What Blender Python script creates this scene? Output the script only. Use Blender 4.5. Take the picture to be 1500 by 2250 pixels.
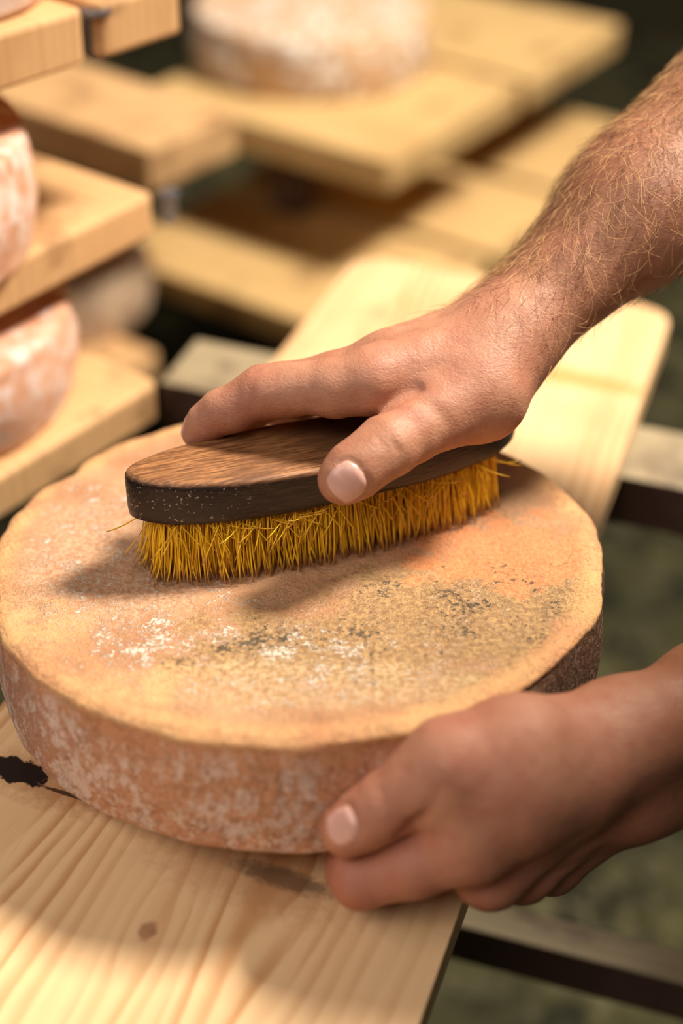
import bpy, bmesh, math, random
import numpy as np
from mathutils import Vector, Matrix, noise

scene = bpy.context.scene
col = scene.collection
for o in list(bpy.data.objects):
    bpy.data.objects.remove(o)

# ------------------------------------------------------------------ camera
CAM = np.array([0.02153926, -0.55389932, 0.51090456])
RT = np.array([0.99918723, 0.02394809, 0.03242478])
UP = np.array([-0.04030977, 0.59361842, 0.80373646])
FW = np.array([0.0, 0.80439024, -0.59410129])
FPX = 3125.0
cd = bpy.data.cameras.new('camera')
cd.sensor_fit = 'VERTICAL'
cd.sensor_height = 36.0
cd.sensor_width = 24.0
cd.lens = 50.0
cd.clip_start = 0.02
cd.dof.use_dof = True
cd.dof.focus_distance = 0.665
cd.dof.aperture_fstop = 2.4
cam = bpy.data.objects.new('camera', cd)
col.objects.link(cam)
cam.matrix_world = Matrix(((RT[0], UP[0], -FW[0], CAM[0]), (RT[1], UP[1], -FW[1], CAM[1]),
                           (RT[2], UP[2], -FW[2], CAM[2]), (0, 0, 0, 1)))
scene.camera = cam

# ------------------------------------------------------------------ light
scene.view_settings.view_transform = 'Standard'
scene.view_settings.look = 'None'
scene.view_settings.gamma = 1.0
scene.view_settings.use_curve_mapping = False
scene.view_settings.exposure = 0.12
world = bpy.data.worlds.new('world')
scene.world = world
world.use_nodes = True
bg = world.node_tree.nodes['Background']
bg.inputs[0].default_value = (1.0, 0.84, 0.68, 1)
bg.inputs[1].default_value = 0.035

def area(name, loc, target, size, power, color):
    l = bpy.data.lights.new(name, 'AREA')
    l.shape = 'DISK'
    l.size = size
    l.energy = power
    l.color = color
    o = bpy.data.objects.new(name, l)
    col.objects.link(o)
    o.location = loc
    o.rotation_euler = (Vector(target) - Vector(loc)).to_track_quat('-Z', 'Y').to_euler()
    return o
area('ceiling_lamp_right', (1.22, 0.72, 2.12), (0.0, 0.0, 0.05), 0.50, 128, (1.0, 0.87, 0.73))
area('fill_light_front', (-0.45, -1.0, 1.40), (0.0, 0.05, 0.05), 0.7, 9.5, (1.0, 0.87, 0.77))  # added fill from the front, not a fixture of the cellar
area('fill_light_left', (-1.2, -0.50, 1.30), (-0.05, 0.0, 0.05), 0.9, 8, (1.0, 0.89, 0.84))  # added soft fill for the left side, no fixture there
area('fill_light_far', (0.5, 1.6, 1.7), (0.1, 1.2, -0.2), 0.5, 2.5, (1.0, 0.85, 0.64))  # added fill to brighten the rear boards, no fixture there

def spot(x, y, d):
    return CAM + d * (FW + RT * (x - 750) / FPX - UP * (y - 1125) / FPX)

# ------------------------------------------------------------------ helpers
def lin(r, g, b):
    f = lambda c: (c / 255 / 12.92) if c <= 10.3 else ((c / 255 + 0.055) / 1.055) ** 2.4
    return (f(r), f(g), f(b), 1.0)

class NT:
    """tiny node-graph builder"""
    def __init__(self, name):
        self.m = bpy.data.materials.new(name)
        self.m.use_nodes = True
        self.t = self.m.node_tree
        self.b = self.t.nodes['Principled BSDF']
        self.tc = self.t.nodes.new('ShaderNodeTexCoord')
        self.obj = self.tc.outputs['Object']
    def put(self, sock, v):
        if hasattr(v, 'is_linked') or hasattr(v, 'links'):
            self.t.links.new(v, sock)
        elif isinstance(v, (tuple, list)):
            sock.default_value = v if len(v) == len(sock.default_value) else tuple(v) + (1,)
        else:
            sock.default_value = v
    def math(self, op, a, b=0.0, c=None, clamp=False):
        n = self.t.nodes.new('ShaderNodeMath')
        n.operation = op
        n.use_clamp = clamp
        self.put(n.inputs[0], a)
        self.put(n.inputs[1], b)
        if c is not None:
            self.put(n.inputs[2], c)
        return n.outputs[0]
    def add(self, a, b): return self.math('ADD', a, b)
    def sub(self, a, b): return self.math('SUBTRACT', a, b)
    def mul(self, a, b): return self.math('MULTIPLY', a, b)
    def vmath(self, op, a, b):
        n = self.t.nodes.new('ShaderNodeVectorMath')
        n.operation = op
        self.put(n.inputs[0], a)
        self.put(n.inputs[1], b)
        return n.outputs['Value'] if op in ('DISTANCE', 'LENGTH', 'DOT_PRODUCT') else n.outputs[0]
    def sep(self, v):
        n = self.t.nodes.new('ShaderNodeSeparateXYZ')
        self.put(n.inputs[0], v)
        return n.outputs
    def comb(self, x, y, z):
        n = self.t.nodes.new('ShaderNodeCombineXYZ')
        for i, v in enumerate((x, y, z)):
            self.put(n.inputs[i], v)
        return n.outputs[0]
    def noise(self, vec, scale, detail=3, rough=0.55, dist=0.0, col_=False):
        n = self.t.nodes.new('ShaderNodeTexNoise')
        self.put(n.inputs['Vector'], vec)
        n.inputs['Scale'].default_value = scale
        n.inputs['Detail'].default_value = detail
        n.inputs['Roughness'].default_value = rough
        n.inputs['Distortion'].default_value = dist
        return n.outputs['Color' if col_ else 'Fac']
    def voro(self, vec, scale, feature='F1'):
        n = self.t.nodes.new('ShaderNodeTexVoronoi')
        n.feature = feature
        self.put(n.inputs['Vector'], vec)
        n.inputs['Scale'].default_value = scale
        return n.outputs['Distance']
    def step(self, v, lo, hi):
        n = self.t.nodes.new('ShaderNodeMapRange')
        n.interpolation_type = 'SMOOTHSTEP'
        self.put(n.inputs[0], v)
        n.inputs[1].default_value = lo
        n.inputs[2].default_value = hi
        return n.outputs[0]
    def mix(self, f, a, b, mode='MIX'):
        n = self.t.nodes.new('ShaderNodeMix')
        n.data_type = 'RGBA'
        n.blend_type = mode
        self.put(n.inputs[0], f)
        self.put(n.inputs[6], a)
        self.put(n.inputs[7], b)
        return n.outputs[2]
    def attr(self, name):
        n = self.t.nodes.new('ShaderNodeAttribute')
        n.attribute_name = name
        return n.outputs['Fac']
    def rand(self):
        n = self.t.nodes.new('ShaderNodeObjectInfo')
        return n.outputs['Random']
    def bump(self, h, strength, dist=0.001):
        n = self.t.nodes.new('ShaderNodeBump')
        n.inputs['Strength'].default_value = strength
        n.inputs['Distance'].default_value = dist
        self.put(n.inputs['Height'], h)
        self.t.links.new(n.outputs[0], self.b.inputs['Normal'])
    def done(self, color, rough=0.6, spec=0.4):
        self.put(self.b.inputs['Base Color'], color)
        self.put(self.b.inputs['Roughness'], rough)
        self.b.inputs['Specular IOR Level'].default_value = spec
        return self.m

def mesh_obj(name, verts, faces, mat, parent=None, smooth=True):
    me = bpy.data.meshes.new(name)
    if isinstance(verts, np.ndarray):
        verts = verts.tolist()
    if isinstance(faces, np.ndarray):
        faces = faces.tolist()
    me.from_pydata(verts, [], faces)
    me.update()
    if smooth:
        me.polygons.foreach_set('use_smooth', [True] * len(me.polygons))
    if mat:
        me.materials.append(mat)
    o = bpy.data.objects.new(name, me)
    col.objects.link(o)
    if parent:
        o.parent = parent
    return o

def bm_obj(name, bm, mat, parent=None, smooth=False):
    me = bpy.data.meshes.new(name)
    bm.to_mesh(me)
    bm.free()
    if smooth:
        me.polygons.foreach_set('use_smooth', [True] * len(me.polygons))
    me.materials.append(mat)
    o = bpy.data.objects.new(name, me)
    col.objects.link(o)
    if parent:
        o.parent = parent
    return o

def empty(name):
    o = bpy.data.objects.new(name, None)
    o.empty_display_size = 0.02
    col.objects.link(o)
    return o

def tag(o, label, cat, group=None):
    o['label'] = label
    o['category'] = cat
    if group:
        o['group'] = group
    return o

def struct(o):
    o['kind'] = 'structure'
    return o

# ------------------------------------------------------------------ materials
def wood_mat(name, pale, dark, rings=(), scale=1.0, ring_freq=190.0, stain=None, burnt=None, rough=0.5, contrast=0.6):
    """sawn softwood, grain along local y; rings = list of (u, v, size, darkness) knots in local metres"""
    g = NT(name)
    r = g.rand()
    base = g.vmath('ADD', g.obj, g.comb(0, g.mul(r, 3.7), g.mul(r, 11.0)))
    p = g.sep(base)
    q = g.sep(g.obj)
    u, v, w = p[0], p[1], p[2]
    low = g.noise(g.comb(g.mul(u, 5.0), g.mul(v, 2.0), w), 1.0, 2)
    lowb = g.noise(g.comb(g.mul(u, 26.0), g.mul(v, 7.0), g.add(w, 3.3)), 1.0, 3)
    field = g.add(u, g.mul(g.sub(low, 0.5), 0.055 * scale))
    field = g.add(field, g.mul(g.sub(lowb, 0.5), 0.012 * scale))
    kmask = None
    for (ku, kv, s, dk) in rings:
        du = g.sub(q[0], ku)
        dv = g.mul(g.sub(q[1], kv), 0.62)
        d2 = g.add(g.mul(du, du), g.mul(dv, dv))
        e = g.math('POWER', 2.71828, g.mul(d2, -1.0 / (s * s * 9)))
        # grain swells round the knot
        field = g.sub(field, g.mul(g.mul(g.math('TANH', g.mul(du, 1.0 / s)), e), s * 1.1))
        dist = g.math('SQRT', d2)
        wob = g.add(dist, g.mul(g.sub(g.noise(g.obj, 130.0, 2), 0.5), s * 0.7))
        core = g.mul(g.sub(1.0, g.step(wob, s * 0.35, s * 0.75)), dk)
        kmask = core if kmask is None else g.math('MAXIMUM', kmask, core)
    ph = g.mul(field, ring_freq * scale)
    saw = g.math('FRACT', ph, 0)
    ring = g.mul(g.step(saw, 0.15, 0.85), g.sub(1.0, g.step(saw, 0.86, 1.0)))
    vary = g.noise(g.comb(g.mul(u, 60.0), g.mul(v, 3.0), w), 1.0, 2)
    fibre = g.noise(g.comb(g.mul(u, 900.0), g.mul(v, 22.0), g.mul(w, 400.0)), 1.0, 3)
    patch = g.noise(base, 7.0, 3)
    c = g.mix(g.mul(ring, g.mul(contrast, g.step(vary, 0.25, 0.75))), pale, dark)
    c = g.mix(g.mul(g.step(fibre, 0.5, 0.8), 0.22), c, dark)
    c = g.mix(g.mul(g.step(patch, 0.5, 0.75), 0.35), c, dark)
    if kmask is not None:
        kc = g.mix(g.step(g.noise(g.obj, 260.0, 2), 0.3, 0.7), lin(96, 52, 26), lin(140, 82, 44))
        c = g.mix(kmask, c, kc)
    if burnt:
        for (ku, kv, su, sv, dk, bc, so) in burnt:
            du = g.mul(g.sub(q[0], ku), 1.0 / su)
            dv = g.mul(g.sub(q[1], kv), 1.0 / sv)
            d = g.math('SQRT', g.add(g.mul(du, du), g.mul(dv, dv)))
            d = g.add(d, g.mul(g.sub(g.noise(g.obj, 190.0, 4, 0.65), 0.5), 1.3))
            c = g.mix(g.mul(g.sub(1.0, g.step(d, 1.0 - so, 1.0 + so)), dk), c, bc)
    if stain:
        st = g.step(g.noise(g.vmath('ADD', base, (4.0, 2.0, 1.0)), 16.0, 4), 0.55, 0.7)
        c = g.mix(g.mul(st, stain[1]), c, stain[0])
    g.bump(g.add(g.mul(fibre, 0.4), g.mul(ring, 0.5)), 0.12, 0.0006)
    return g.done(c, rough, 0.35)

def rind_mat(name, base, pale, dark, white_amt=0.5):
    """plain brushed rind for the wheels in the background"""
    g = NT(name)
    v = g.vmath('ADD', g.obj, g.comb(g.mul(g.rand(), 9.0), 0, 0))
    a = g.noise(v, 22.0, 4)
    b = g.noise(v, 70.0, 4)
    c = g.mix(g.step(a, 0.35, 0.65), base, dark)
    c = g.mix(g.mul(g.step(g.add(g.mul(a, 0.4), g.mul(b, 0.6)), 0.46, 0.62), white_amt), c, pale)
    g.bump(b, 0.5, 0.002)
    return g.done(c, 0.75, 0.25)

# ------------------------------------------------------------------ structure
def plane(name, pts, mat):
    return struct(mesh_obj(name, pts, [(0, 1, 2, 3)], mat, smooth=False))

g = NT('mossy_floor')
n1 = g.noise(g.obj, 14.0, 5, 0.65)
n2 = g.noise(g.vmath('ADD', g.obj, (5, 1, 2)), 34.0, 4, 0.6)
n3 = g.noise(g.obj, 3.0, 2)
c = g.mix(g.step(n1, 0.4, 0.62), lin(24, 24, 14), lin(76, 74, 46))
c = g.mix(g.mul(g.step(n2, 0.5, 0.68), 0.65), c, lin(116, 110, 84))
c = g.mix(g.mul(g.step(n3, 0.4, 0.62), 0.6), c, lin(28, 30, 17))
g.bump(n1, 0.8, 0.02)
floor_m = g.done(c, 0.85, 0.2)
FZ = -0.62
plane('floor', [(-2.2, -1.6, FZ), (2.2, -1.6, FZ), (2.2, 3.0, FZ), (-2.2, 3.0, FZ)], floor_m)
g = NT('cellar_wall')
c = g.mix(g.noise(g.obj, 6.0, 4), lin(58, 54, 36), lin(38, 34, 24))
wall_m = g.done(c, 0.9, 0.2)
plane('wall_back', [(-2.2, 3.0, FZ), (2.2, 3.0, FZ), (2.2, 3.0, 2.0), (-2.2, 3.0, 2.0)], wall_m)
plane('wall_left', [(-2.2, 3.0, FZ), (-2.2, 3.0, 2.0), (-2.2, -1.6, 2.0), (-2.2, -1.6, FZ)], wall_m)

# ------------------------------------------------------------------ boards
def rounded_outline(pts, rad, seg=5):
    out = []
    n = len(pts)
    for i in range(n):
        p = Vector(pts[i]); a = Vector(pts[i - 1]); b = Vector(pts[(i + 1) % n])
        r = rad[i] if isinstance(rad, (list, tuple)) else rad
        if r <= 0:
            out.append(tuple(p)); continue
        da = (a - p).normalized() * r; db = (b - p).normalized() * r
        for k in range(seg + 1):
            t = k / seg
            out.append(tuple((p + da) * (1 - t) ** 2 + p * 2 * t * (1 - t) + (p + db) * t * t))
    return out

def board(name, outline, top, thick, mat, origin, yaw, parent=None, bevel=0.003):
    """flat board; outline in local (across, along) metres, counter-clockwise; yaw turns local +y from world +y towards +x"""
    bm = bmesh.new()
    lo = [bm.verts.new((x, y, -thick)) for x, y in outline]
    hi = [bm.verts.new((x, y, 0)) for x, y in outline]
    n = len(outline)
    ft = bm.faces.new(hi)
    bm.faces.new(lo[::-1])
    for i in range(n):
        bm.faces.new((lo[i], lo[(i + 1) % n], hi[(i + 1) % n], hi[i]))
    ed = [e for e in bm.edges if abs(e.verts[0].co.z - e.verts[1].co.z) < 1e-6]
    bmesh.ops.bevel(bm, geom=ed, offset=bevel, segments=2, affect='EDGES', profile=0.5)
    bmesh.ops.recalc_face_normals(bm, faces=bm.faces)
    o = bm_obj(name, bm, mat, parent)
    o.location = (origin[0], origin[1], top)
    o.rotation_euler = (0, 0, -math.radians(yaw))
    return o

BY = 18.2664
pine = wood_mat('pine_board', lin(236, 200, 152), lin(190, 134, 82),
                rings=((0.0019, -0.179, 0.0062, 0.6), (-0.09, -0.117, 0.016, 0.0), (0.043, -0.132, 0.014, 0.0),
                       (-0.08, 0.382, 0.012, 0.25), (0.06, 0.335, 0.016, 0.0)),
                ring_freq=105.0, rough=0.5, contrast=0.8,
                burnt=((-0.074, -0.117, 0.034, 0.015, 0.6, lin(158, 98, 54), 0.5),
                       (-0.098, -0.118, 0.0185, 0.0075, 1.0, lin(30, 20, 17), 0.08),
                       (-0.066, -0.1225, 0.016, 0.0012, 0.9, lin(50, 30, 20), 0.3),
                       (0.035, -0.137, 0.045, 0.014, 0.5, lin(160, 112, 76), 0.7),
                       (0.046, -0.132, 0.022, 0.0055, 0.75, lin(92, 70, 54), 0.45),
                       (0.072, 0.348, 0.055, 0.011, 0.75, lin(206, 148, 76), 0.4)))
wb = board('wooden_board', rounded_outline([(-0.127, -0.62), (0.1245, -0.62), (0.1245, 0.476), (-0.127, 0.470)],
           [0.01, 0.01, 0.024, 0.02]), 0.0, 0.024, pine, (0, 0), BY)
tag(wb, 'long pale pine board with dark knots lying under the brushed cheese', 'board')

old = wood_mat('aged_board', lin(218, 178, 128), lin(168, 120, 74), ring_freq=110.0, stain=(lin(120, 82, 52), 0.55), contrast=0.5)
old2 = wood_mat('yellow_board', lin(212, 180, 124), lin(168, 126, 76), ring_freq=110.0, stain=(lin(124, 90, 58), 0.6), contrast=0.5)
grey = wood_mat('grey_rail', lin(166, 152, 122), lin(126, 112, 90), ring_freq=120.0, stain=(lin(104, 88, 74), 0.75), contrast=0.5)
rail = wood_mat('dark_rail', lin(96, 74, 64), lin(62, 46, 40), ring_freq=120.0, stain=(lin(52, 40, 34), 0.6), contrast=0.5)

def rack_board(K, yaw, u0, u1, length, top, thick, mat, label, name='shelf_board', group=None, rad=0.008, cat='board'):
    """K: world xy of the corner; u along yaw, length along yaw-90"""
    out = rounded_outline([(-length, u0), (0, u0), (0, u1), (-length, u1)], rad, 3)
    # local y = along yaw; grain runs across, so turn the mesh: build with x as length
    o = board(name, out, top, thick, mat, K, yaw)
    me = o.data
    # put grain (local y) along the length
    R = Matrix.Rotation(math.radians(90), 4, 'Z')
    me.transform(R)
    o.rotation_euler = (0, 0, -math.radians(yaw) - math.radians(90))
    tag(o, label, cat, group or 'shelf boards of the cheese rack')
    return o

RY = 33.5
rack_board((-0.107, 0.2798), 34.5, -0.26, 0.0, 0.55, 0.0, 0.03, old, 'tan shelf board at left under the lowest cheese wheel, its end beside the grey rail')
rack_board((-0.1113, 0.331), 33.0, -0.26, 0.0, 0.55, 0.115, 0.03, old, 'tan shelf board at left under the middle cheese wheel, above the lowest shelf')
rack_board((-0.0887, 0.3377), 37.5, -0.071, 0.0, 0.5, 0.252, 0.032, old, 'short tan shelf board end in the top left corner, right of a narrow gap')
rack_board((-0.1399, 0.2731), 37.5, -0.26, 0.003, 0.5, 0.252, 0.032, old, 'tan shelf board in the top left corner, left of a narrow gap')
rack_board((-0.1844, 0.7876), 35.0, 0.0, 0.14, 0.27, -0.045, 0.047, old, 'short thick tan board end in the dark between left shelves and rear boards')
rack_board((0.0601, 0.996), 32.0, 0.0, 0.328, 0.37, -0.134, 0.039, old2, 'wide yellowish board under the whitish cheese wheel at the top')
rack_board((0.0601, 0.996), 32.0, 0.35, 0.644, 0.37, -0.134, 0.039, old2, 'yellowish board behind the whitish cheese wheel, at the top right')
for i, (a, b, lb) in enumerate(((0.0, 0.267, 'yellowish board of the lower rear shelf, nearest, touching the pine board tip'),
                                (0.287, 0.50, 'yellowish board of the lower rear shelf, middle one beside the forearm'),
                                (0.52, 0.80, 'yellowish board of the lower rear shelf, farthest one at the upper right'))):
    rack_board((0.0522, 0.8343), 32.0, a, b, 0.40, -0.2836, 0.034, old2, lb)
rack_board((-0.1851, 0.8078), 34.0, -0.25, -0.002, 0.5, -0.284, 0.032, old, 'brown board low in the dark behind the lowest left shelf, under a pale wheel')

def bar(name, a, b, depth, thick, mat, label):
    """bar whose top front edge runs a->b (world), depth away from the viewer"""
    a = Vector(a); b = Vector(b)
    L = (b - a).xy.length
    ang = math.atan2(b.y - a.y, b.x - a.x)
    out = [(0, 0), (depth, 0), (depth, L), (0, L)]
    # local y along bar, local x = away (left of direction)
    out = [(-x, y) for x, y in out][::-1]
    o = board(name, out, a.z, thick, mat, (a.x, a.y), 0, bevel=0.002)
    o.rotation_euler = (0, 0, ang - math.pi / 2)
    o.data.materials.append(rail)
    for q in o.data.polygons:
        q.material_index = 0 if q.normal.z > 0.7 else 1  # shade painted in: every face but the pale top gets the dark wood
    tag(o, label, 'rail', 'support rails under the boards')
    return o
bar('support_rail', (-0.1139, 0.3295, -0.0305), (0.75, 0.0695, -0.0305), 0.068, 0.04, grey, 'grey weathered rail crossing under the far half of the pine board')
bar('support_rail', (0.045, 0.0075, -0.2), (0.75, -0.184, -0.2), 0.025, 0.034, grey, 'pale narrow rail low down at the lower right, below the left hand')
def post(x, y, z0, z1, s, label, nm='rack_post'):
    bm = bmesh.new()
    bmesh.ops.create_cube(bm, size=1)
    for v in bm.verts:
        v.co = Vector((v.co.x * s, v.co.y * s, z0 if v.co.z < 0 else z1))
    bmesh.ops.bevel(bm, geom=list(bm.edges), offset=0.003, segments=1, affect='EDGES')
    o = bm_obj(nm, bm, rail)
    o.location = (x, y, 0)
    o.rotation_euler = (0, 0, -math.radians(RY))
    tag(o, label, 'post')

for k, (uu, ww) in enumerate(((0.10, 0.20), (0.46, 0.20))):
    a_ = math.radians(32.0)
    px_ = 0.0601 + uu * math.sin(a_) - ww * math.cos(a_); py_ = 0.996 + uu * math.cos(a_) + ww * math.sin(a_)
    post(px_, py_, -0.2836, -0.1732, 0.045, ('dark spacer block in the shade under the wide rear board', 'dark spacer block in the shade under the farther rear board')[k], 'spacer_block')
    px_ = 0.0522 + (uu + 0.03) * math.sin(a_) - ww * math.cos(a_); py_ = 0.8343 + (uu + 0.03) * math.cos(a_) + ww * math.sin(a_)
    post(px_, py_, FZ, -0.3178, 0.05, ('dark post standing under the nearest lower rear board', 'dark post standing under the middle lower rear board')[k])

# ------------------------------------------------------------------ cheese wheels
def wheel(name, R, Hh, mat, seed, seg=96, rim=0.006, bulge=0.004, rough=0.0015, parent=None):
    prof = []
    for k in range(7):
        prof.append((R * k / 7 * 0.96, Hh))
    for k in range(6):
        t = k / 5 * math.pi / 2
        prof.append((R - rim + rim * math.sin(t), Hh - rim + rim * math.cos(t)))
    for k in range(1, 8):
        z = (Hh - rim) + (2 * rim - Hh) * k / 8
        prof.append((R + bulge * math.sin(math.pi * k / 8), z))
    for k in range(6):
        t = k / 5 * math.pi / 2
        prof.append((R - rim + rim * math.cos(t), rim - rim * math.sin(t)))
    prof.append((R * 0.5, 0)); prof.append((0, 0))
    vs = []; fs = []
    n = len(prof)
    for i in range(seg):
        a = 2 * math.pi * i / seg
        for (r, z) in prof:
            p = Vector((r * math.cos(a), r * math.sin(a), z))
            d = noise.noise(p * 40 + Vector((seed, 0, 0))) * rough + noise.noise(p * 110 + Vector((seed, 5, 0))) * rough * 0.5
            if r < 1e-6:
                d = 0
            nrm = Vector((math.cos(a), math.sin(a), 0)) if 0 < z < Hh - 1e-5 else Vector((0, 0, 1))
            if z < 1e-6:
                d = abs(d) * 0.2
            vs.append(tuple(p + nrm * d))
    for i in range(seg):
        j = (i + 1) % seg
        for k in range(n - 1):
            fs.append((i * n + k, i * n + k + 1, j * n + k + 1, j * n + k))
    o = mesh_obj(name, vs, fs, mat, parent)
    bm = bmesh.new(); bm.from_mesh(o.data)
    bmesh.ops.remove_doubles(bm, verts=bm.verts, dist=1e-6)
    bmesh.ops.recalc_face_normals(bm, faces=bm.faces)
    bm.to_mesh(o.data); bm.free()
    return o

pinkish = rind_mat('pinkish_rind', lin(222, 178, 150), lin(228, 216, 208), lin(200, 144, 112), 0.8)
whitish = rind_mat('whitish_rind', lin(206, 168, 128), lin(244, 240, 230), lin(172, 130, 90), 1.0)
palem = rind_mat('pale_rind', lin(214, 190, 160), lin(232, 220, 200), lin(170, 130, 100), 0.7)
def place(o, x, y, z, rz=0):
    o.location = (x, y, z)
    o.rotation_euler = (0, 0, rz)
    return o
w1 = place(wheel('cheese_wheel', 0.125, 0.063, pinkish, 1), -0.287, 0.258, 0.0005, 0.4)
tag(w1, 'pink and white cheese wheel on the lowest left shelf', 'cheese', 'cheese wheels stored on the rack')
w2 = place(wheel('cheese_wheel', 0.123, 0.072, pinkish, 7), -0.297, 0.235, 0.1155, 1.4)
tag(w2, 'pinkish cheese wheel cut by the left edge on the middle left shelf', 'cheese', 'cheese wheels stored on the rack')
w3 = place(wheel('cheese_wheel', 0.10, 0.07, pinkish, 12), -0.262, 0.298, 0.2525, 2.4)
tag(w3, 'mottled pink cheese wheel in the top left corner', 'cheese', 'cheese wheels stored on the rack')
w4 = place(wheel('cheese_wheel', 0.155, 0.072, whitish, 21), -0.0446, 1.331, -0.1335, 0.0)
tag(w4, 'whitish mould-covered cheese wheel on the wide rear board', 'cheese', 'cheese wheels stored on the rack')

w5 = place(wheel('cheese_wheel', 0.115, 0.068, palem, 33), -0.325, 0.905, -0.2835, 0.0)
tag(w5, 'pale cheese wheel in the dark gap behind the lowest left shelf', 'cheese', 'cheese wheels stored on the rack')
# small steel hooks of the rack
g = NT('dull_steel')
steel = g.done(g.mix(g.noise(g.obj, 300.0, 2), lin(96, 98, 108), lin(134, 136, 144)), 0.45, 0.5)
g.b.inputs['Metallic'].default_value = 0.6
def hook(x, y, z, label, sc):
    bm = bmesh.new()
    for (a, b) in (((-0.004, -0.010, -0.028), (0.004, 0.010, 0.004)), ((-0.004, -0.010, 0.004), (0.014, 0.010, 0.007)), ((-0.005, -0.004, -0.034), (0.005, 0.004, -0.028))):
        r = bmesh.ops.create_cube(bm, size=1)
        for v in r['verts']:
            v.co = Vector([a[i] if v.co[i] < 0 else b[i] for i in range(3)])
    o = bm_obj('rack_hook', bm, steel)
    o.data.transform(Matrix.Scale(sc, 4))
    o.location = (x, y, z)
    o.rotation_euler = (0, 0, math.radians(-52))
    tag(o, label, 'hook', 'steel hooks of the cheese rack')
hook(-0.1365, 0.2895, 0.243, 'small grey steel hook in the gap between the two top left boards', 0.75)
hook(-0.1052, 0.3470, 0.106, 'small grey steel hook at the end of the middle left shelf board', 0.6)

# --- main wheel: local z = wheel axis, origin at the centre of its lower face
NRM = Vector((-0.04584432, 0.09500871, 0.99442025)).normalized()
E1 = Vector((0, 1, 0)).cross(NRM).normalized()
E2 = NRM.cross(E1)
TOPC = Vector((0, 0, 0.0795435))
HC = 0.0636
def frame(origin, x, y, z):
    return Matrix(((x[0], y[0], z[0], origin[0]), (x[1], y[1], z[1], origin[1]), (x[2], y[2], z[2], origin[2]), (0, 0, 0, 1)))
CHM = frame(TOPC - NRM * HC, E1, E2, NRM)

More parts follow.
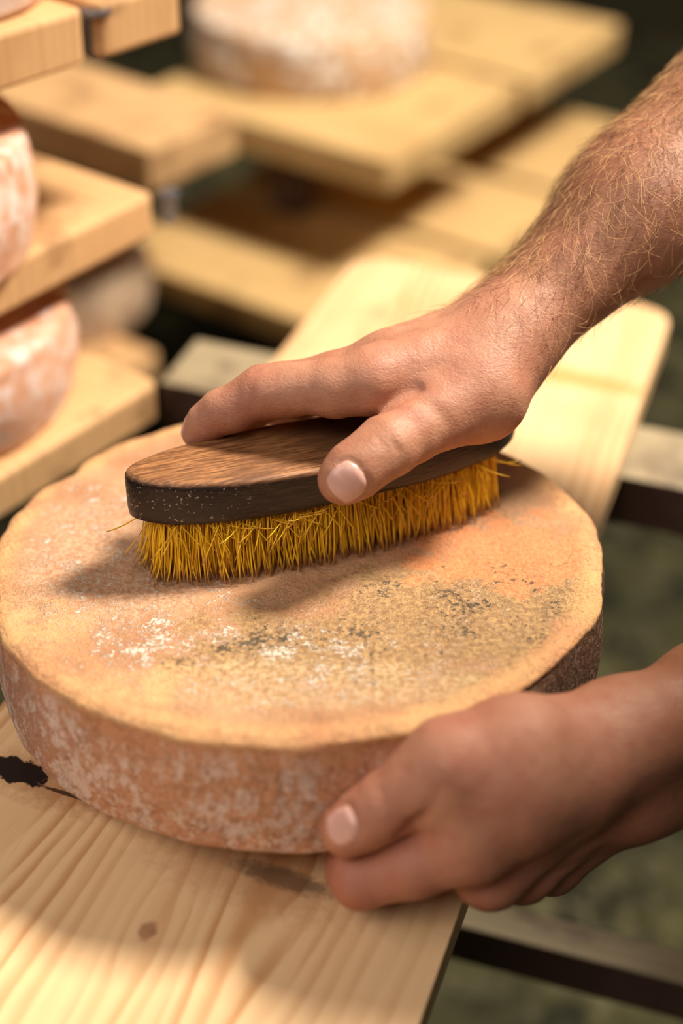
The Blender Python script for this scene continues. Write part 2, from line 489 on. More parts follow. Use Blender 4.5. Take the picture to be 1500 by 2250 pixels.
def main_cheese():
    R = 0.15; rim = 0.0035
    prof = [(0, HC, 0)]
    for k in range(1, 40):
        prof.append(((R - rim) * k / 40, HC, 0))
    for k in range(7):
        t = k / 6 * math.pi / 2
        prof.append((R - rim + rim * math.sin(t), HC - rim + rim * math.cos(t), t))
    for k in range(1, 26):
        s = k / 26
        prof.append((R + 0.0018 * math.sin(math.pi * s) - 0.001 * s, HC - rim + (2 * 0.006 - HC - 0.0025) * s, math.pi / 2))
    for k in range(7):
        t = k / 6 * math.pi / 2
        prof.append((R - 0.001 - 0.006 + 0.006 * math.cos(t), 0.006 - 0.006 * math.sin(t), math.pi / 2 + t))
    for k in range(1, 5):
        prof.append(((R - 0.007) * (1 - k / 5), 0, math.pi))
    prof.append((0, 0, math.pi))
    seg = 420; n = len(prof)
    vs = []
    for i in range(seg):
        a = 2 * math.pi * i / seg
        ca, sa = math.cos(a), math.sin(a)
        ir = noise.noise(Vector((ca * 2.2, sa * 2.2, 3.1))) * 0.0028 + noise.noise(Vector((ca * 7, sa * 7, 1.7))) * 0.0016
        # worn nick in the rim at the far left
        da = abs((a - 2.62 + math.pi) % (2 * math.pi) - math.pi)
        nick = -0.0045 * math.exp(-(da / 0.07) ** 2)
        for (r, z, t) in prof:
            f = min(1.0, max(0.0, (r - 0.11) / 0.04))
            p = Vector((r * ca, r * sa, z))
            dn = noise.noise(p * 28) * 0.0011 + noise.noise(p * 95) * 0.0007 + noise.noise(p * 300) * 0.00035
            if r < 1e-6:
                dn = 0
            up = math.cos(t); out = math.sin(t)
            if t > math.pi / 2 + 0.05:
                dn = abs(dn) * -0.3 if up < 0 else dn
            # folded lip just under the top edge
            if abs(t - math.pi / 2) < 1e-3:
                lip = math.exp(-((HC - z - 0.006) / 0.0025) ** 2) * -0.0011 * (0.5 + noise.noise(Vector((ca * 5, sa * 5, 9))))
                dn += lip
            top_lip = 0.0012 * math.exp(-((r - 0.143) / 0.006) ** 2) if t == 0 else 0
            zn = noise.noise(Vector((ca * 3, sa * 3, 0.5))) * 0.0016 * f if z > HC - 0.004 else 0
            rr = r + out * dn + f * ir + f * nick * (1 if z > HC * 0.5 else 0.5)
            vs.append((rr * ca, rr * sa, z + up * dn + zn + top_lip))
    fs = []
    for i in range(seg):
        j = (i + 1) % seg
        for k in range(n - 1):
            fs.append((i * n + k, i * n + k + 1, j * n + k + 1, j * n + k))
    g = NT('cheese_rind')
    P = g.obj
    p = g.sep(P)
    fine = g.noise(P, 900.0, 3, 0.6)
    mid = g.noise(P, 330.0, 5, 0.72)
    med = g.noise(P, 75.0, 4, 0.6)
    big = g.noise(P, 22.0, 4, 0.6)
    r2 = g.math('SQRT', g.add(g.mul(p[0], p[0]), g.mul(p[1], p[1])))
    rw = g.add(r2, g.mul(g.sub(med, 0.5), 0.016))
    def blob(x, y, sx, sy, nz=0.9, soft=(0.75, 1.1)):
        dx = g.mul(g.sub(p[0], x), 1.0 / sx)
        dy = g.mul(g.sub(p[1], y), 1.0 / sy)
        d = g.math('SQRT', g.add(g.mul(dx, dx), g.mul(dy, dy)))
        d = g.add(d, g.mul(g.sub(g.add(g.mul(big, 0.5), g.mul(med, 0.5)), 0.5), nz * 2))
        return g.sub(1.0, g.step(d, *soft))
    # top face
    tan = lin(206, 160, 120); orange = lin(226, 162, 112); gold = lin(234, 184, 122)
    top = g.mix(g.step(big, 0.3, 0.7), tan, lin(182, 128, 88))
    top = g.mix(g.mul(g.step(med, 0.45, 0.62), 0.3), top, lin(216, 172, 124))
    olive = g.math('MAXIMUM', blob(0.075, -0.062, 0.055, 0.045, 2.2, (0.6, 1.3)), blob(0.015, -0.085, 0.075, 0.03, 2.2, (0.6, 1.3)))
    olive = g.math('MAXIMUM', olive, blob(0.112, -0.04, 0.035, 0.03))
    ol = g.mix(g.step(mid, 0.36, 0.64), lin(132, 102, 66), lin(196, 160, 106))
    top = g.mix(g.mul(olive, 0.88), top, ol)
    lefty = blob(-0.085, -0.01, 0.05, 0.07)
    lc = g.mix(g.step(mid, 0.4, 0.62), lin(186, 138, 104), lin(226, 190, 156))
    top = g.mix(g.mul(lefty, 0.7), top, lc)
    front = blob(0.0, -0.11, 0.085, 0.018)
    top = g.mix(g.mul(front, 0.5), top, g.mix(g.step(mid, 0.4, 0.6), lin(180, 140, 92), lin(232, 205, 160)))
    top = g.mix(g.mul(blob(0.103, -0.004, 0.04, 0.03, 2.2, (0.85, 1.2)), 0.9), top, g.mix(g.step(mid, 0.35, 0.65), lin(208, 130, 80), lin(226, 154, 102)))
    # white mould flecks
    vf = g.noise(P, 620.0, 3, 0.7)
    wm = g.step(g.add(g.mul(vf, 0.34), g.add(g.mul(mid, 0.22), g.add(g.mul(med, 0.27), g.mul(big, 0.17)))), 0.518, 0.575)
    wzone = g.math('MAXIMUM', blob(-0.06, -0.065, 0.06, 0.05), g.math('MAXIMUM', blob(0.0, -0.095, 0.08, 0.035), blob(-0.10, 0.02, 0.04, 0.07)))
    top = g.mix(g.mul(wm, g.add(0.2, g.mul(wzone, 0.75))), top, lin(236, 222, 204))
    # dark specks
    dm = g.step(g.add(g.mul(g.noise(g.vmath('ADD', P, (2, 2, 2)), 330.0, 3, 0.7), 0.55), g.mul(g.noise(g.vmath('ADD', P, (7, 2, 2)), 45.0, 3), 0.45)), 0.55, 0.61)
    top = g.mix(g.mul(dm, g.add(0.08, g.mul(olive, 0.85))), top, lin(74, 68, 54))
    rimm = g.step(g.add(rw, g.mul(g.sub(mid, 0.5), 0.014)), 0.1335, 0.1425)
    rimm = g.math('MAXIMUM', rimm, g.mul(blob(-0.105, -0.082, 0.024, 0.034, 2.4, (0.5, 1.4)), 0.8))
    rimm = g.math('MAXIMUM', rimm, g.mul(blob(-0.07, -0.115, 0.034, 0.016, 2.4, (0.5, 1.4)), 0.8))
    top = g.mix(g.mul(rimm, g.add(0.5, g.mul(g.step(mid, 0.62, 0.4), 0.3))), top, g.mix(g.step(big, 0.35, 0.65), gold, orange))
    # side
    ang = g.math('ARCTAN2', p[1], p[0])
    side = g.mix(g.step(big, 0.32, 0.68), lin(196, 144, 114), lin(208, 150, 114))
    side = g.mix(g.mul(g.step(mid, 0.45, 0.6), 0.5), side, lin(158, 110, 82))
    leftm = g.sub(1.0, g.step(g.add(ang, g.mul(g.sub(big, 0.5), 0.6)), -2.75, -2.0))
    side = g.mix(g.mul(leftm, 0.75), side, g.mix(g.step(mid, 0.4, 0.6), lin(160, 112, 96), lin(190, 148, 130)))
    s2 = g.vmath('MULTIPLY', P, (1, 1, 0.75))
    sw = g.add(g.mul(g.noise(s2, 210.0, 6, 0.8), 0.68), g.mul(g.noise(s2, 30.0, 3), 0.32))
    low = g.sub(1.0, g.step(p[2], 0.0, 0.05))
    sw = g.step(g.add(sw, g.add(g.mul(low, 0.035), g.mul(leftm, 0.012))), 0.50, 0.575)
    side = g.mix(g.mul(sw, 0.8), side, lin(230, 212, 202))
    wr_ = g.noise(g.comb(g.mul(ang, 9.0), g.mul(p[2], 14.0), 2.0), 1.0, 3, 0.5)
    wrk = g.mul(g.sub(1.0, g.step(g.math('ABSOLUTE', g.sub(wr_, 0.52)), 0.0, 0.012)), g.mul(g.step(ang, -1.75, -1.5), g.step(p[2], 0.022, 0.04)))
    side = g.mix(g.mul(wrk, 0.55), side, lin(112, 78, 60))
    side = g.mix(g.mul(g.step(g.noise(P, 1100.0, 3, 0.7), 0.5, 0.7), 0.4), side, lin(222, 176, 138))
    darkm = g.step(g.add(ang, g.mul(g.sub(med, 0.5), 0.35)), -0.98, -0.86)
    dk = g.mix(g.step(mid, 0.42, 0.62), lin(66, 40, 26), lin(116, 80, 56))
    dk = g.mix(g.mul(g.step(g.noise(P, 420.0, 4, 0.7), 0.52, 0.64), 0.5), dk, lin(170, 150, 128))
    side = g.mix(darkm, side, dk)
    band = g.step(g.add(p[2], g.mul(g.sub(med, 0.5), 0.012)), 0.048, 0.056)
    side = g.mix(g.mul(g.mul(band, g.sub(1.0, darkm)), 0.55), side, lin(206, 142, 98))
    topness = g.step(g.add(p[2], g.mul(g.sub(med, 0.5), 0.0035)), HC - 0.0042, HC - 0.0018)
    topness = g.math('MAXIMUM', topness, g.mul(g.sub(1.0, g.step(r2, 0.139, 0.144)), g.step(p[2], 0.04, 0.05)))
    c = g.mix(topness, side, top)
    c = g.mix(g.mul(g.step(fine, 0.48, 0.66), 0.5), c, g.mix(0.5, c, lin(120, 80, 52)))
    sp2 = g.noise(g.vmath('ADD', P, (3, 3, 3)), 1500.0, 2, 0.7)
    c = g.mix(g.mul(g.step(sp2, 0.55, 0.72), 0.28), c, lin(236, 200, 152))
    g.bump(g.add(g.mul(fine, 0.35), g.add(g.mul(mid, 0.6), g.mul(wm, 0.2))), 1.0, 0.0018)
    m = g.done(c, 0.55, 0.4)
    g.b.inputs['Subsurface Weight'].default_value = 0.05
    g.b.inputs['Subsurface Radius'].default_value = (0.003, 0.0015, 0.0007)
    o = mesh_obj('cheese_wheel', vs, fs, m)
    bm = bmesh.new(); bm.from_mesh(o.data)
    bmesh.ops.remove_doubles(bm, verts=bm.verts, dist=1e-6)
    bmesh.ops.recalc_face_normals(bm, faces=bm.faces)
    bm.to_mesh(o.data); bm.free()
    o.matrix_world = CHM
    tag(o, 'large orange-brown cheese wheel being brushed on the pine board', 'cheese')
    return o
main_cheese()

# ------------------------------------------------------------------ brush
# local x along the handle (0 = left tip), y away from the viewer, z = away from the cheese face
BA = math.radians(25)
bx = E1 * math.cos(BA) + E2 * math.sin(BA)
by = E2 * math.cos(BA) - E1 * math.sin(BA)
BO = TOPC + E1 * (-0.0765) + E2 * (-0.024)
BRM = frame(BO, bx, by, NRM)
LB = 0.205
def half_w(x):
    s = 2 * x / LB - 1
    return max(0.0, 1 - abs(s) ** 2.7) ** 0.55
def outline_y(x, side):
    w = half_w(x)
    return (-0.0315 if side < 0 else 0.0225) * w
def build_brush():
    root = empty('scrubbing_brush')
    root.matrix_world = BRM
    tag(root, 'dark oval wooden scrubbing brush with yellow bristles resting on the cheese', 'brush')
    # handle outline, dense at the ends
    N = 46
    xs = [LB * (0.5 - 0.5 * math.cos(math.pi * k / N)) for k in range(N + 1)]
    loop = [(x, outline_y(x, -1)) for x in xs] + [(x, outline_y(x, 1)) for x in xs[-2:0:-1]]
    rings = [(-0.0012, 0.0, 1), (0.0, 0.0012, 0), (0.0, 0.2, 0), (0.0, 0.5, 0), (0.0, 0.8, 0), (-0.0005, 0.93, 0), (-0.0018, 0.985, 0), (-0.0035, 1.0, 0)]
    cx, cy = LB / 2, -0.0045
    zb = 0.0315
    def ztop(x): return 0.0555 - 0.036 * x
    vs = []; fs = []
    m = len(loop)
    insets = [-0.0025, -0.0006, 0.0, 0.0, 0.0, -0.0003, -0.0012, -0.0028]
    frac = [0.0, 0.05, 0.2, 0.5, 0.8, 0.92, 0.975, 1.0]
    for ins, fr in zip(insets, frac):
        for i, (x, y) in enumerate(loop):
            a = Vector(loop[i - 1]); b = Vector(loop[(i + 1) % m])
            t = (b - a).normalized(); nrm = Vector((t.y, -t.x))
            d = ins + noise.noise(Vector((x * 60, y * 60, fr * 3))) * 0.0006
            X = x + nrm.x * d; Y = y + nrm.y * d
            vs.append((X, Y, zb + (ztop(x) - zb) * fr))
    R = len(insets)
    for k in range(R - 1):
        for i in range(m):
            j = (i + 1) % m
            fs.append((k * m + i, k * m + j, (k + 1) * m + j, (k + 1) * m + i))
    # caps as strips across
    def cap(k, flip):
        for i in range(1, N):
            a, b = k * m + i, k * m + i + 1
            c2, d2 = k * m + (m - i - 1) % m, k * m + (m - i) % m
            if i + 1 == N:
                q = (a, b, d2)
            else:
                q = (a, b, c2, d2)
            fs.append(q[::-1] if flip else q)
        q = (k * m, k * m + 1, k * m + m - 1)
        fs.append(q[::-1] if flip else q)
    cap(R - 1, False); cap(0, True)
    g = NT('brush_wood')
    p = g.sep(g.obj)
    fib = g.noise(g.comb(g.mul(p[0], 60.0), g.mul(p[1], 900.0), g.mul(p[2], 700.0)), 1.0, 4, 0.6)
    fl = g.noise(g.comb(g.mul(p[0], 170.0), g.mul(p[1], 1400.0), g.mul(p[2], 1400.0)), 1.0, 2)
    pt = g.noise(g.obj, 32.0, 3)
    c = g.mix(g.step(fib, 0.35, 0.68), lin(104, 66, 38), lin(176, 124, 78))
    c = g.mix(g.mul(g.step(fl, 0.55, 0.75), 0.5), c, lin(58, 36, 22))
    c = g.mix(g.mul(g.step(pt, 0.42, 0.62), 0.5), c, lin(98, 64, 40))
    # worn pale flat, dark grimy edge
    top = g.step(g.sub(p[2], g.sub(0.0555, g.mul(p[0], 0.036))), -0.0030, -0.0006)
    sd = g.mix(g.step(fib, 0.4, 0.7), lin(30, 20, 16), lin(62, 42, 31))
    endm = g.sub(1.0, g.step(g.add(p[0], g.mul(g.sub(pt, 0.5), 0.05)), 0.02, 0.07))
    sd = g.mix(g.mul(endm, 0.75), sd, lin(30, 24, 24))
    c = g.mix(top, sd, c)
    far = g.step(p[0], 0.07, 0.12)
    c = g.mix(g.mul(far, 0.5), c, lin(48, 32, 22))  # shade of the gripping hand painted into the wood towards the right
    fleck = g.mul(g.step(g.noise(g.obj, 620.0, 2, 0.5), 0.64, 0.69), g.mul(g.sub(1.0, g.step(p[0], 0.02, 0.07)), g.sub(1.0, g.mul(top, 0.8))))
    c = g.mix(g.mul(fleck, 0.8), c, lin(186, 170, 156))
    g.bump(g.add(g.mul(fib, 0.7), g.mul(pt, 0.6)), 0.5, 0.0008)
    hm = g.done(c, g.add(0.36, g.mul(top, 0.16)), 0.5)
    h = mesh_obj('handle', vs, fs, hm, root)
    h['label'] = 'dark oval wooden handle'
    # bristles
    rnd = random.Random(4)
    V = []; Fc = []; al = []; tn = []
    def strand(p0, p1, p2, r, segs=5):
        b = len(V)
        p0, p1, p2 = Vector(p0), Vector(p1), Vector(p2)
        t1 = rnd.random()
        for k in range(segs + 1):
            t = k / segs
            p = p0 * (1 - t) ** 2 + p1 * 2 * t * (1 - t) + p2 * t * t
            d = ((p1 - p0) * (1 - t) + (p2 - p1) * t).normalized()
            ax = d.orthogonal().normalized(); ay = d.cross(ax)
            rr = r * (1.0 if k < segs else 0.75)
            for s in range(4):
                a = s * math.pi / 2
                V.append(tuple(p + (ax * math.cos(a) + ay * math.sin(a)) * rr))
                al.append(t); tn.append(t1)
        for k in range(segs):
            for s in range(4):
                s2 = (s + 1) % 4
                Fc.append((b + k * 4 + s, b + k * 4 + s2, b + (k + 1) * 4 + s2, b + (k + 1) * 4 + s))
        Fc.append((b + segs * 4, b + segs * 4 + 1, b + segs * 4 + 2, b + segs * 4 + 3))
    cnt = 0
    # tufts set in rows
    for row in range(11):
        for cidx in range(54):
            fx = 0.012 + (LB - 0.030) * (cidx + 0.5 * (row % 2)) / 54
            fy = -1 + 2 * (row + 0.5) / 11
            w = half_w((fx - 0.006) * LB / (LB - 0.012)) if 0.006 < fx < LB - 0.006 else 0
            y = (fy * 0.024 - 0.0045) * w
            if w < 0.05:
                continue
            for k in range(5):
                rx = fx + rnd.gauss(0, 0.0012); ry = y + rnd.gauss(0, 0.0010)
                out = Vector((0, 0, 0))
                edge = abs(fy) ** 3
                sx = (2 * fx / LB - 1)
                spl = Vector((sx ** 5 * 0.010, math.copysign(edge, fy) * 0.0055, 0))
                L = rnd.uniform(0.0, 0.0022)
                tip = Vector((rx, ry, L)) + spl + Vector((rnd.gauss(0, 0.0022), rnd.gauss(0, 0.0018), 0))
                mid = Vector((rx, ry, 0.017)) + spl * 0.35 + Vector((rnd.gauss(0, 0.0024), rnd.gauss(0, 0.0018), 0))
                strand((rx, ry, 0.0325), mid, tip, rnd.uniform(0.00030, 0.00042))
                cnt += 1
    # strays
    for k in range(110):
        fx = rnd.uniform(0.012, 0.18); w = half_w(fx)
        y0 = -0.026 * w
        ang = rnd.gauss(0, 0.9)
        tip = Vector((fx + math.sin(ang) * 0.02, y0 - rnd.uniform(0.004, 0.009), 0.032 - abs(math.cos(ang)) * rnd.uniform(0.012, 0.03)))
        strand((fx, y0 + 0.002, 0.0325), ((fx + tip.x) / 2, y0 - 0.005, 0.026), tip, 0.0003)
    strand((0.006, -0.002, 0.0325), (-0.004, -0.003, 0.028), (-0.0125, -0.004, 0.0285), 0.0003)
    strand((0.008, -0.008, 0.0325), (-0.002, -0.010, 0.022), (-0.008, -0.012, 0.018), 0.0003)
    g = NT('yellow_bristle')
    a = g.attr('along'); t = g.attr('tone')
    c = g.mix(t, lin(250, 206, 30), lin(236, 184, 44))
    c = g.mix(g.step(a, 0.74, 1.0), c, lin(186, 138, 76))
    bmtl = g.done(c, 0.42, 0.5)
    g.b.inputs['Subsurface Weight'].default_value = 0.0
    g.b.inputs['Transmission Weight'].default_value = 0.0
    g.b.inputs['Subsurface Radius'].default_value = (0.002, 0.0014, 0.0003)
    b = mesh_obj('bristles', V, Fc, bmtl, root)
    b['kind'] = 'stuff'
    b['label'] = 'yellow plastic bristles with brown tips'
    for nm, dat in (('along', al), ('tone', tn)):
        at = b.data.attributes.new(nm, 'FLOAT', 'POINT')
        at.data.foreach_set('value', np.array(dat, dtype=np.float32))
build_brush()

# ------------------------------------------------------------------ arms (implicit surface -> mesh)
def rcone(P, a, b, ra, rb):
    X, Y, Z = P[:, 0] - a[0], P[:, 1] - a[1], P[:, 2] - a[2]
    bx_, by_, bz_ = (float(q) for q in (b - a))
    h = (X * bx_ + Y * by_ + Z * bz_) * (1.0 / max(bx_ * bx_ + by_ * by_ + bz_ * bz_, 1e-12))
    np.clip(h, 0, 1, out=h)
    X -= h * bx_; Y -= h * by_; Z -= h * bz_
    return np.sqrt(X * X + Y * Y + Z * Z) - (ra + (rb - ra) * h)
def smin(a, b, k):
    h = np.maximum(k - np.abs(a - b), 0) / k
    return np.minimum(a, b) - h * h * k * 0.25
def segdist(P, pts):
    d = np.full(len(P), 1e9)
    for a, b in zip(pts[:-1], pts[1:]):
        d = np.minimum(d, rcone(P, a, b, 0, 0))
    return d

class Arm:
    def __init__(s):
        s.palm = []      # (a,b,ra,rb,k)
        s.fingers = []   # list of chains [(p,r),...]
        s.crease = []    # (pts, amp, width): amp>0 groove, amp<0 ridge
        s.kf = 0.007
    def nail_groove(s, cen, tip_dir, nrm, width, length, amp=0.0014, w=0.0012):
        n = nrm / np.linalg.norm(nrm)
        t = tip_dir - n * (tip_dir @ n); t /= np.linalg.norm(t)
        sd = np.cross(n, t)
        pts = []
        for a in np.linspace(0.10 * math.pi, 0.90 * math.pi, 18):
            ca, sa = math.cos(a), -math.sin(a)
            e = (abs(ca) ** 3.2 + abs(sa) ** 3.2) ** (-1 / 3.2)
            q = cen + sd * width * 0.54 * ca * e + t * length * 0.55 * sa * e + n * 0.012
            for _ in range(30):
                q = q - n * float(np.clip(s.sdf(q[None])[0], -0.004, 0.004)) * 0.8
            pts.append(q)
        s.crease.append((pts, amp, w))
    def sdf(s, P):
        P = np.asfortranarray(P)
        lo, hi = P.min(0), P.max(0)
        cen = ((lo + hi) / 2)[None]; rad = float(np.linalg.norm(hi - lo)) / 2 + 0.03
        key = (len(s.palm), len(s.fingers))
        if getattr(s, 'key', None) != key:
            pr = [q[:4] for q in s.palm] + [(a, b, ra, rb) for ch in s.fingers for (a, ra), (b, rb) in zip(ch[:-1], ch[1:])]
            s.key = key
            s.pa = np.array([q[0] for q in pr]); s.pb = np.array([q[1] for q in pr]) - s.pa
            s.pr = np.array([max(q[2], q[3]) for q in pr]); s.pl = np.maximum((s.pb ** 2).sum(1), 1e-12)
        v = cen - s.pa
        h = np.clip((v * s.pb).sum(1) / s.pl, 0, 1)
        v = v - h[:, None] * s.pb
        near = np.sqrt((v * v).sum(1)) - s.pr < rad
        d = None
        n = 0
        for (a, b, ra, rb, k) in s.palm:
            if near[n]:
                e = rcone(P, a, b, ra, rb)
                d = e if d is None else smin(d, e, k)
            n += 1
        f = None
        for ch in s.fingers:
            e = None
            for (a, ra), (b, rb) in zip(ch[:-1], ch[1:]):
                if near[n]:
                    q = rcone(P, a, b, ra, rb)
                    e = q if e is None else smin(e, q, 0.004)
                n += 1
            if e is not None:
                f = e if f is None else smin(f, e, 0.0014)
        if d is None and f is None:
            return np.full(len(P), 0.03)
        d = f if d is None else d if f is None else smin(d, f, s.kf)
        for pts, amp, w in s.crease:
            q = pts = np.asarray(pts)
            l2, h2 = q.min(0) - 3 * w, q.max(0) + 3 * w
            if (l2 > hi).any() or (h2 < lo).any():
                continue
            m = np.nonzero(((P > l2) & (P < h2)).all(1))[0]
            if len(m):
                q = segdist(P[m], pts) / w
                d[m] += amp * np.exp(-q ** 2)
        return d
    def grad(s, P, f0=None, e=1e-4):
        g = np.empty_like(P)
        f0 = s.sdf(P) if f0 is None else f0
        for i in range(3):
            o = np.zeros(3); o[i] = e
            g[:, i] = s.sdf(P + o) - f0
        return g / e
    def project(s, P, it=3):
        P = np.array(P)
        key = np.floor(P / 0.03).astype(int) + 1000
        key = (key[:, 0] * 2000 + key[:, 1]) * 2000 + key[:, 2]
        order = np.argsort(key, kind='stable')
        cuts = np.nonzero(np.diff(key[order]))[0] + 1
        for part in np.split(order, cuts):
            Q = P[part]
            for _ in range(it):
                f = s.sdf(Q); g = s.grad(Q, f)
                Q = Q - (f / np.maximum((g * g).sum(1), 0.2))[:, None] * g
            P[part] = Q
        return P
    def mesh(s, step=0.0015, B=10):
        pts = []
        for (a, b, ra, rb, k) in s.palm:
            pts += [a - ra, a + ra, b - rb, b + rb]
        for ch in s.fingers:
            for p, r in ch:
                pts += [p - r, p + r]
        pts = np.array(pts)
        lo = pts.min(0) - 0.006; hi = pts.max(0) + 0.006
        nb = np.ceil((hi - lo) / (step * B)).astype(int)
        n = nb * B + 1
        gi = np.stack(np.meshgrid(*[np.arange(k) for k in nb], indexing='ij'), -1).reshape(-1, 3)
        cen = lo + (gi + 0.5) * step * B
        dc = s.sdf(cen)
        vol = np.ones(n, np.float32)
        act = np.abs(dc) < step * B * 0.87 + 0.004
        loc = np.stack(np.meshgrid(*[np.arange(B + 1)] * 3, indexing='ij'), -1).reshape(-1, 3)
        for q, dd in zip(gi[~act], dc[~act]):
            if dd < 0:
                vol[q[0] * B:q[0] * B + B + 1, q[1] * B:q[1] * B + B + 1, q[2] * B:q[2] * B + B + 1] = -1
        A = gi[act]
        for c0 in range(0, len(A), 2):
            sub = A[c0:c0 + 2]
            idx = sub[:, None, :] * B + loc[None]
            v = s.sdf(lo + idx.reshape(-1, 3) * step)
            idx = idx.reshape(-1, 3)
            vol[idx[:, 0], idx[:, 1], idx[:, 2]] = v
        sg = vol < 0
        # surface nets
        cnt = np.zeros(n - 1, np.int8)
        for dx in (0, 1):
            for dy in (0, 1):
                for dz in (0, 1):
                    cnt += sg[dx:n[0] - 1 + dx, dy:n[1] - 1 + dy, dz:n[2] - 1 + dz]
        cell = (cnt > 0) & (cnt < 8)
        ids = np.full(n - 1, -1, np.int64)
        ci = np.argwhere(cell)
        ids[cell] = np.arange(len(ci))
        V = lo + (ci + 0.5) * step
        faces = []
        for ax in range(3):
            a1, a2 = (ax + 1) % 3, (ax + 2) % 3
            sl0 = [slice(None)] * 3; sl1 = [slice(None)] * 3
            sl0[ax] = slice(0, -1); sl1[ax] = slice(1, None)
            ch = sg[tuple(sl0)] != sg[tuple(sl1)]
            E_ = np.argwhere(ch)
            ok = (E_[:, a1] > 0) & (E_[:, a2] > 0) & (E_[:, a1] < n[a1] - 1) & (E_[:, a2] < n[a2] - 1)
            E_ = E_[ok]
            inside = sg[E_[:, 0], E_[:, 1], E_[:, 2]]
            o1 = np.zeros(3, int); o1[a1] = 1
            o2 = np.zeros(3, int); o2[a2] = 1
            q = [ids[tuple((E_ - u).T)] for u in (o1 + o2, o2, 0 * o1, o1)]
            F_ = np.stack(q, 1)
            F_[~inside] = F_[~inside][:, ::-1]
            faces.append(F_)
        F_ = np.concatenate(faces)
        F_ = F_[(F_ >= 0).all(1)]
        V = s.project(V, 2)
        # one light smoothing pass, then re-project
        acc = np.zeros_like(V); num = np.zeros(len(V))
        for k in range(4):
            a, b = F_[:, k], F_[:, (k + 1) % 4]
            np.add.at(acc, a, V[b]); np.add.at(num, a, 1)
            np.add.at(acc, b, V[a]); np.add.at(num, b, 1)
        V = 0.4 * V + 0.6 * acc / np.maximum(num, 1)[:, None]
        V = s.project(V, 1)
        return V, F_

def skin_mat(name, base, red, tan):
    g = NT(name)
    P = g.obj
    big = g.noise(P, 30.0, 3)
    med = g.noise(P, 120.0, 4, 0.6)
    fine = g.noise(P, 700.0, 3, 0.6)
    cells = g.voro(P, 650.0)
    cells2 = g.voro(P, 1100.0)
    c = g.mix(g.step(big, 0.3, 0.7), base, g.mix(0.45, base, red))
    c = g.mix(g.mul(g.step(med, 0.45, 0.7), 0.35), c, red)
    c = g.mix(g.attr('red'), c, red)
    c = g.mix(g.attr('tan'), c, tan)  # tan; also carries painted shade on right thumb and left wrist
    c = g.mix(g.mul(g.step(fine, 0.5, 0.8), 0.18), c, tan)
    lines = g.noise(g.vmath('MULTIPLY', P, (0.5, 1.0, 1.6)), 420.0, 4, 0.65, 1.5)
    soft = g.noise(P, 85.0, 3, 0.55)
    hgt = g.add(g.mul(cells, 0.35), g.add(g.mul(cells2, 0.25), g.add(g.mul(lines, 1.1), g.mul(soft, 2.6))))
    c = g.mix(g.mul(g.step(lines, 0.5, 0.3), 0.25), c, red)
    g.bump(hgt, 0.42, 0.0008)
    m = g.done(c, g.add(0.40, g.mul(med, 0.22)), 0.42)
    g.b.inputs['Subsurface Weight'].default_value = 0.12
    g.b.inputs['Subsurface Radius'].default_value = (0.004, 0.0016, 0.0009)
    g.b.inputs['Subsurface Scale'].default_value = 1.0
    return m

def set_attr(o, nm, vals):
    at = o.data.attributes.new(nm, 'FLOAT', 'POINT')
    at.data.foreach_set('value', vals.astype(np.float32))

g = NT('fingernail')
c = g.mix(g.noise(g.obj, 60.0, 2), lin(220, 176, 162), lin(206, 158, 144))
nail_m = g.done(c, 0.3, 0.5)
g.b.inputs['Subsurface Weight'].default_value = 0.2
g.b.inputs['Subsurface Radius'].default_value = (0.003, 0.0015, 0.001)

def nail(arm, obj, cen, tip_dir, nrm, width, length):
    """curved nail plate lying on the finger surface"""
    n = nrm / np.linalg.norm(nrm)
    t = tip_dir - n * (tip_dir @ n); t /= np.linalg.norm(t)
    sd = np.cross(n, t)
    U, Vn = 15, 15
    pts = []
    for j in range(Vn):
        for i in range(U):
            u = -1 + 2 * i / (U - 1); v = -1 + 2 * j / (Vn - 1)
            # rounded cuticle and free edge
            uu = u * math.sqrt(max(0.0, 1 - 0.42 * v * v))
            vv = v * math.sqrt(max(0.0, 1 - 0.42 * u * u))
            pts.append(cen + sd * width / 2 * uu * 1.12 + t * length / 2 * vv * 1.12 + n * 0.012)
    P = np.array(pts)
    # march down on to the skin
    for _ in range(40):
        P = P - n * np.clip(arm.sdf(P), -0.004, 0.004)[:, None] * 0.8
    G = arm.grad(P); G /= np.linalg.norm(G, axis=1)[:, None]
    k = np.arange(U * Vn); u = np.abs(-1 + 2 * (k % U) / (U - 1)); v = -1 + 2 * (k // U) / (Vn - 1)
    lift = 0.00035 - 0.0006 * np.maximum(u, np.abs(v)) ** 8
    top = P + G * lift[:, None]
    bot = P - G * 0.0012
    V = np.concatenate([top, bot])
    F_ = []
    o = U * Vn
    for j in range(Vn - 1):
        for i in range(U - 1):
            a = j * U + i
            F_.append((a, a + 1, a + U + 1, a + U))
            F_.append((o + a, o + a + U, o + a + U + 1, o + a + 1))
    rim = [i for i in range(U)] + [j * U + U - 1 for j in range(1, Vn)] + [(Vn - 1) * U + i for i in range(U - 2, -1, -1)] + [j * U for j in range(Vn - 2, 0, -1)]
    for a, b in zip(rim, rim[1:] + rim[:1]):
        F_.append((a, a + o, b + o, b))
    ob = mesh_obj('fingernail', V, F_, nail_m, obj)
    ob['label'] = 'pale pink fingernail'
    return ob

def falloff(V, p, r):
    return np.exp(-(np.linalg.norm(V - p, axis=1) / r) ** 2)

person = empty('person')
person.location = (0.86, 0.05, FZ)
bpy.context.view_layer.update()
tag(person, 'person reaching in from the right with bare forearms, brushing and steadying the cheese', 'person')
def adopt(o):
    o.parent = person
    o.matrix_parent_inverse = person.matrix_world.inverted()

S = spot
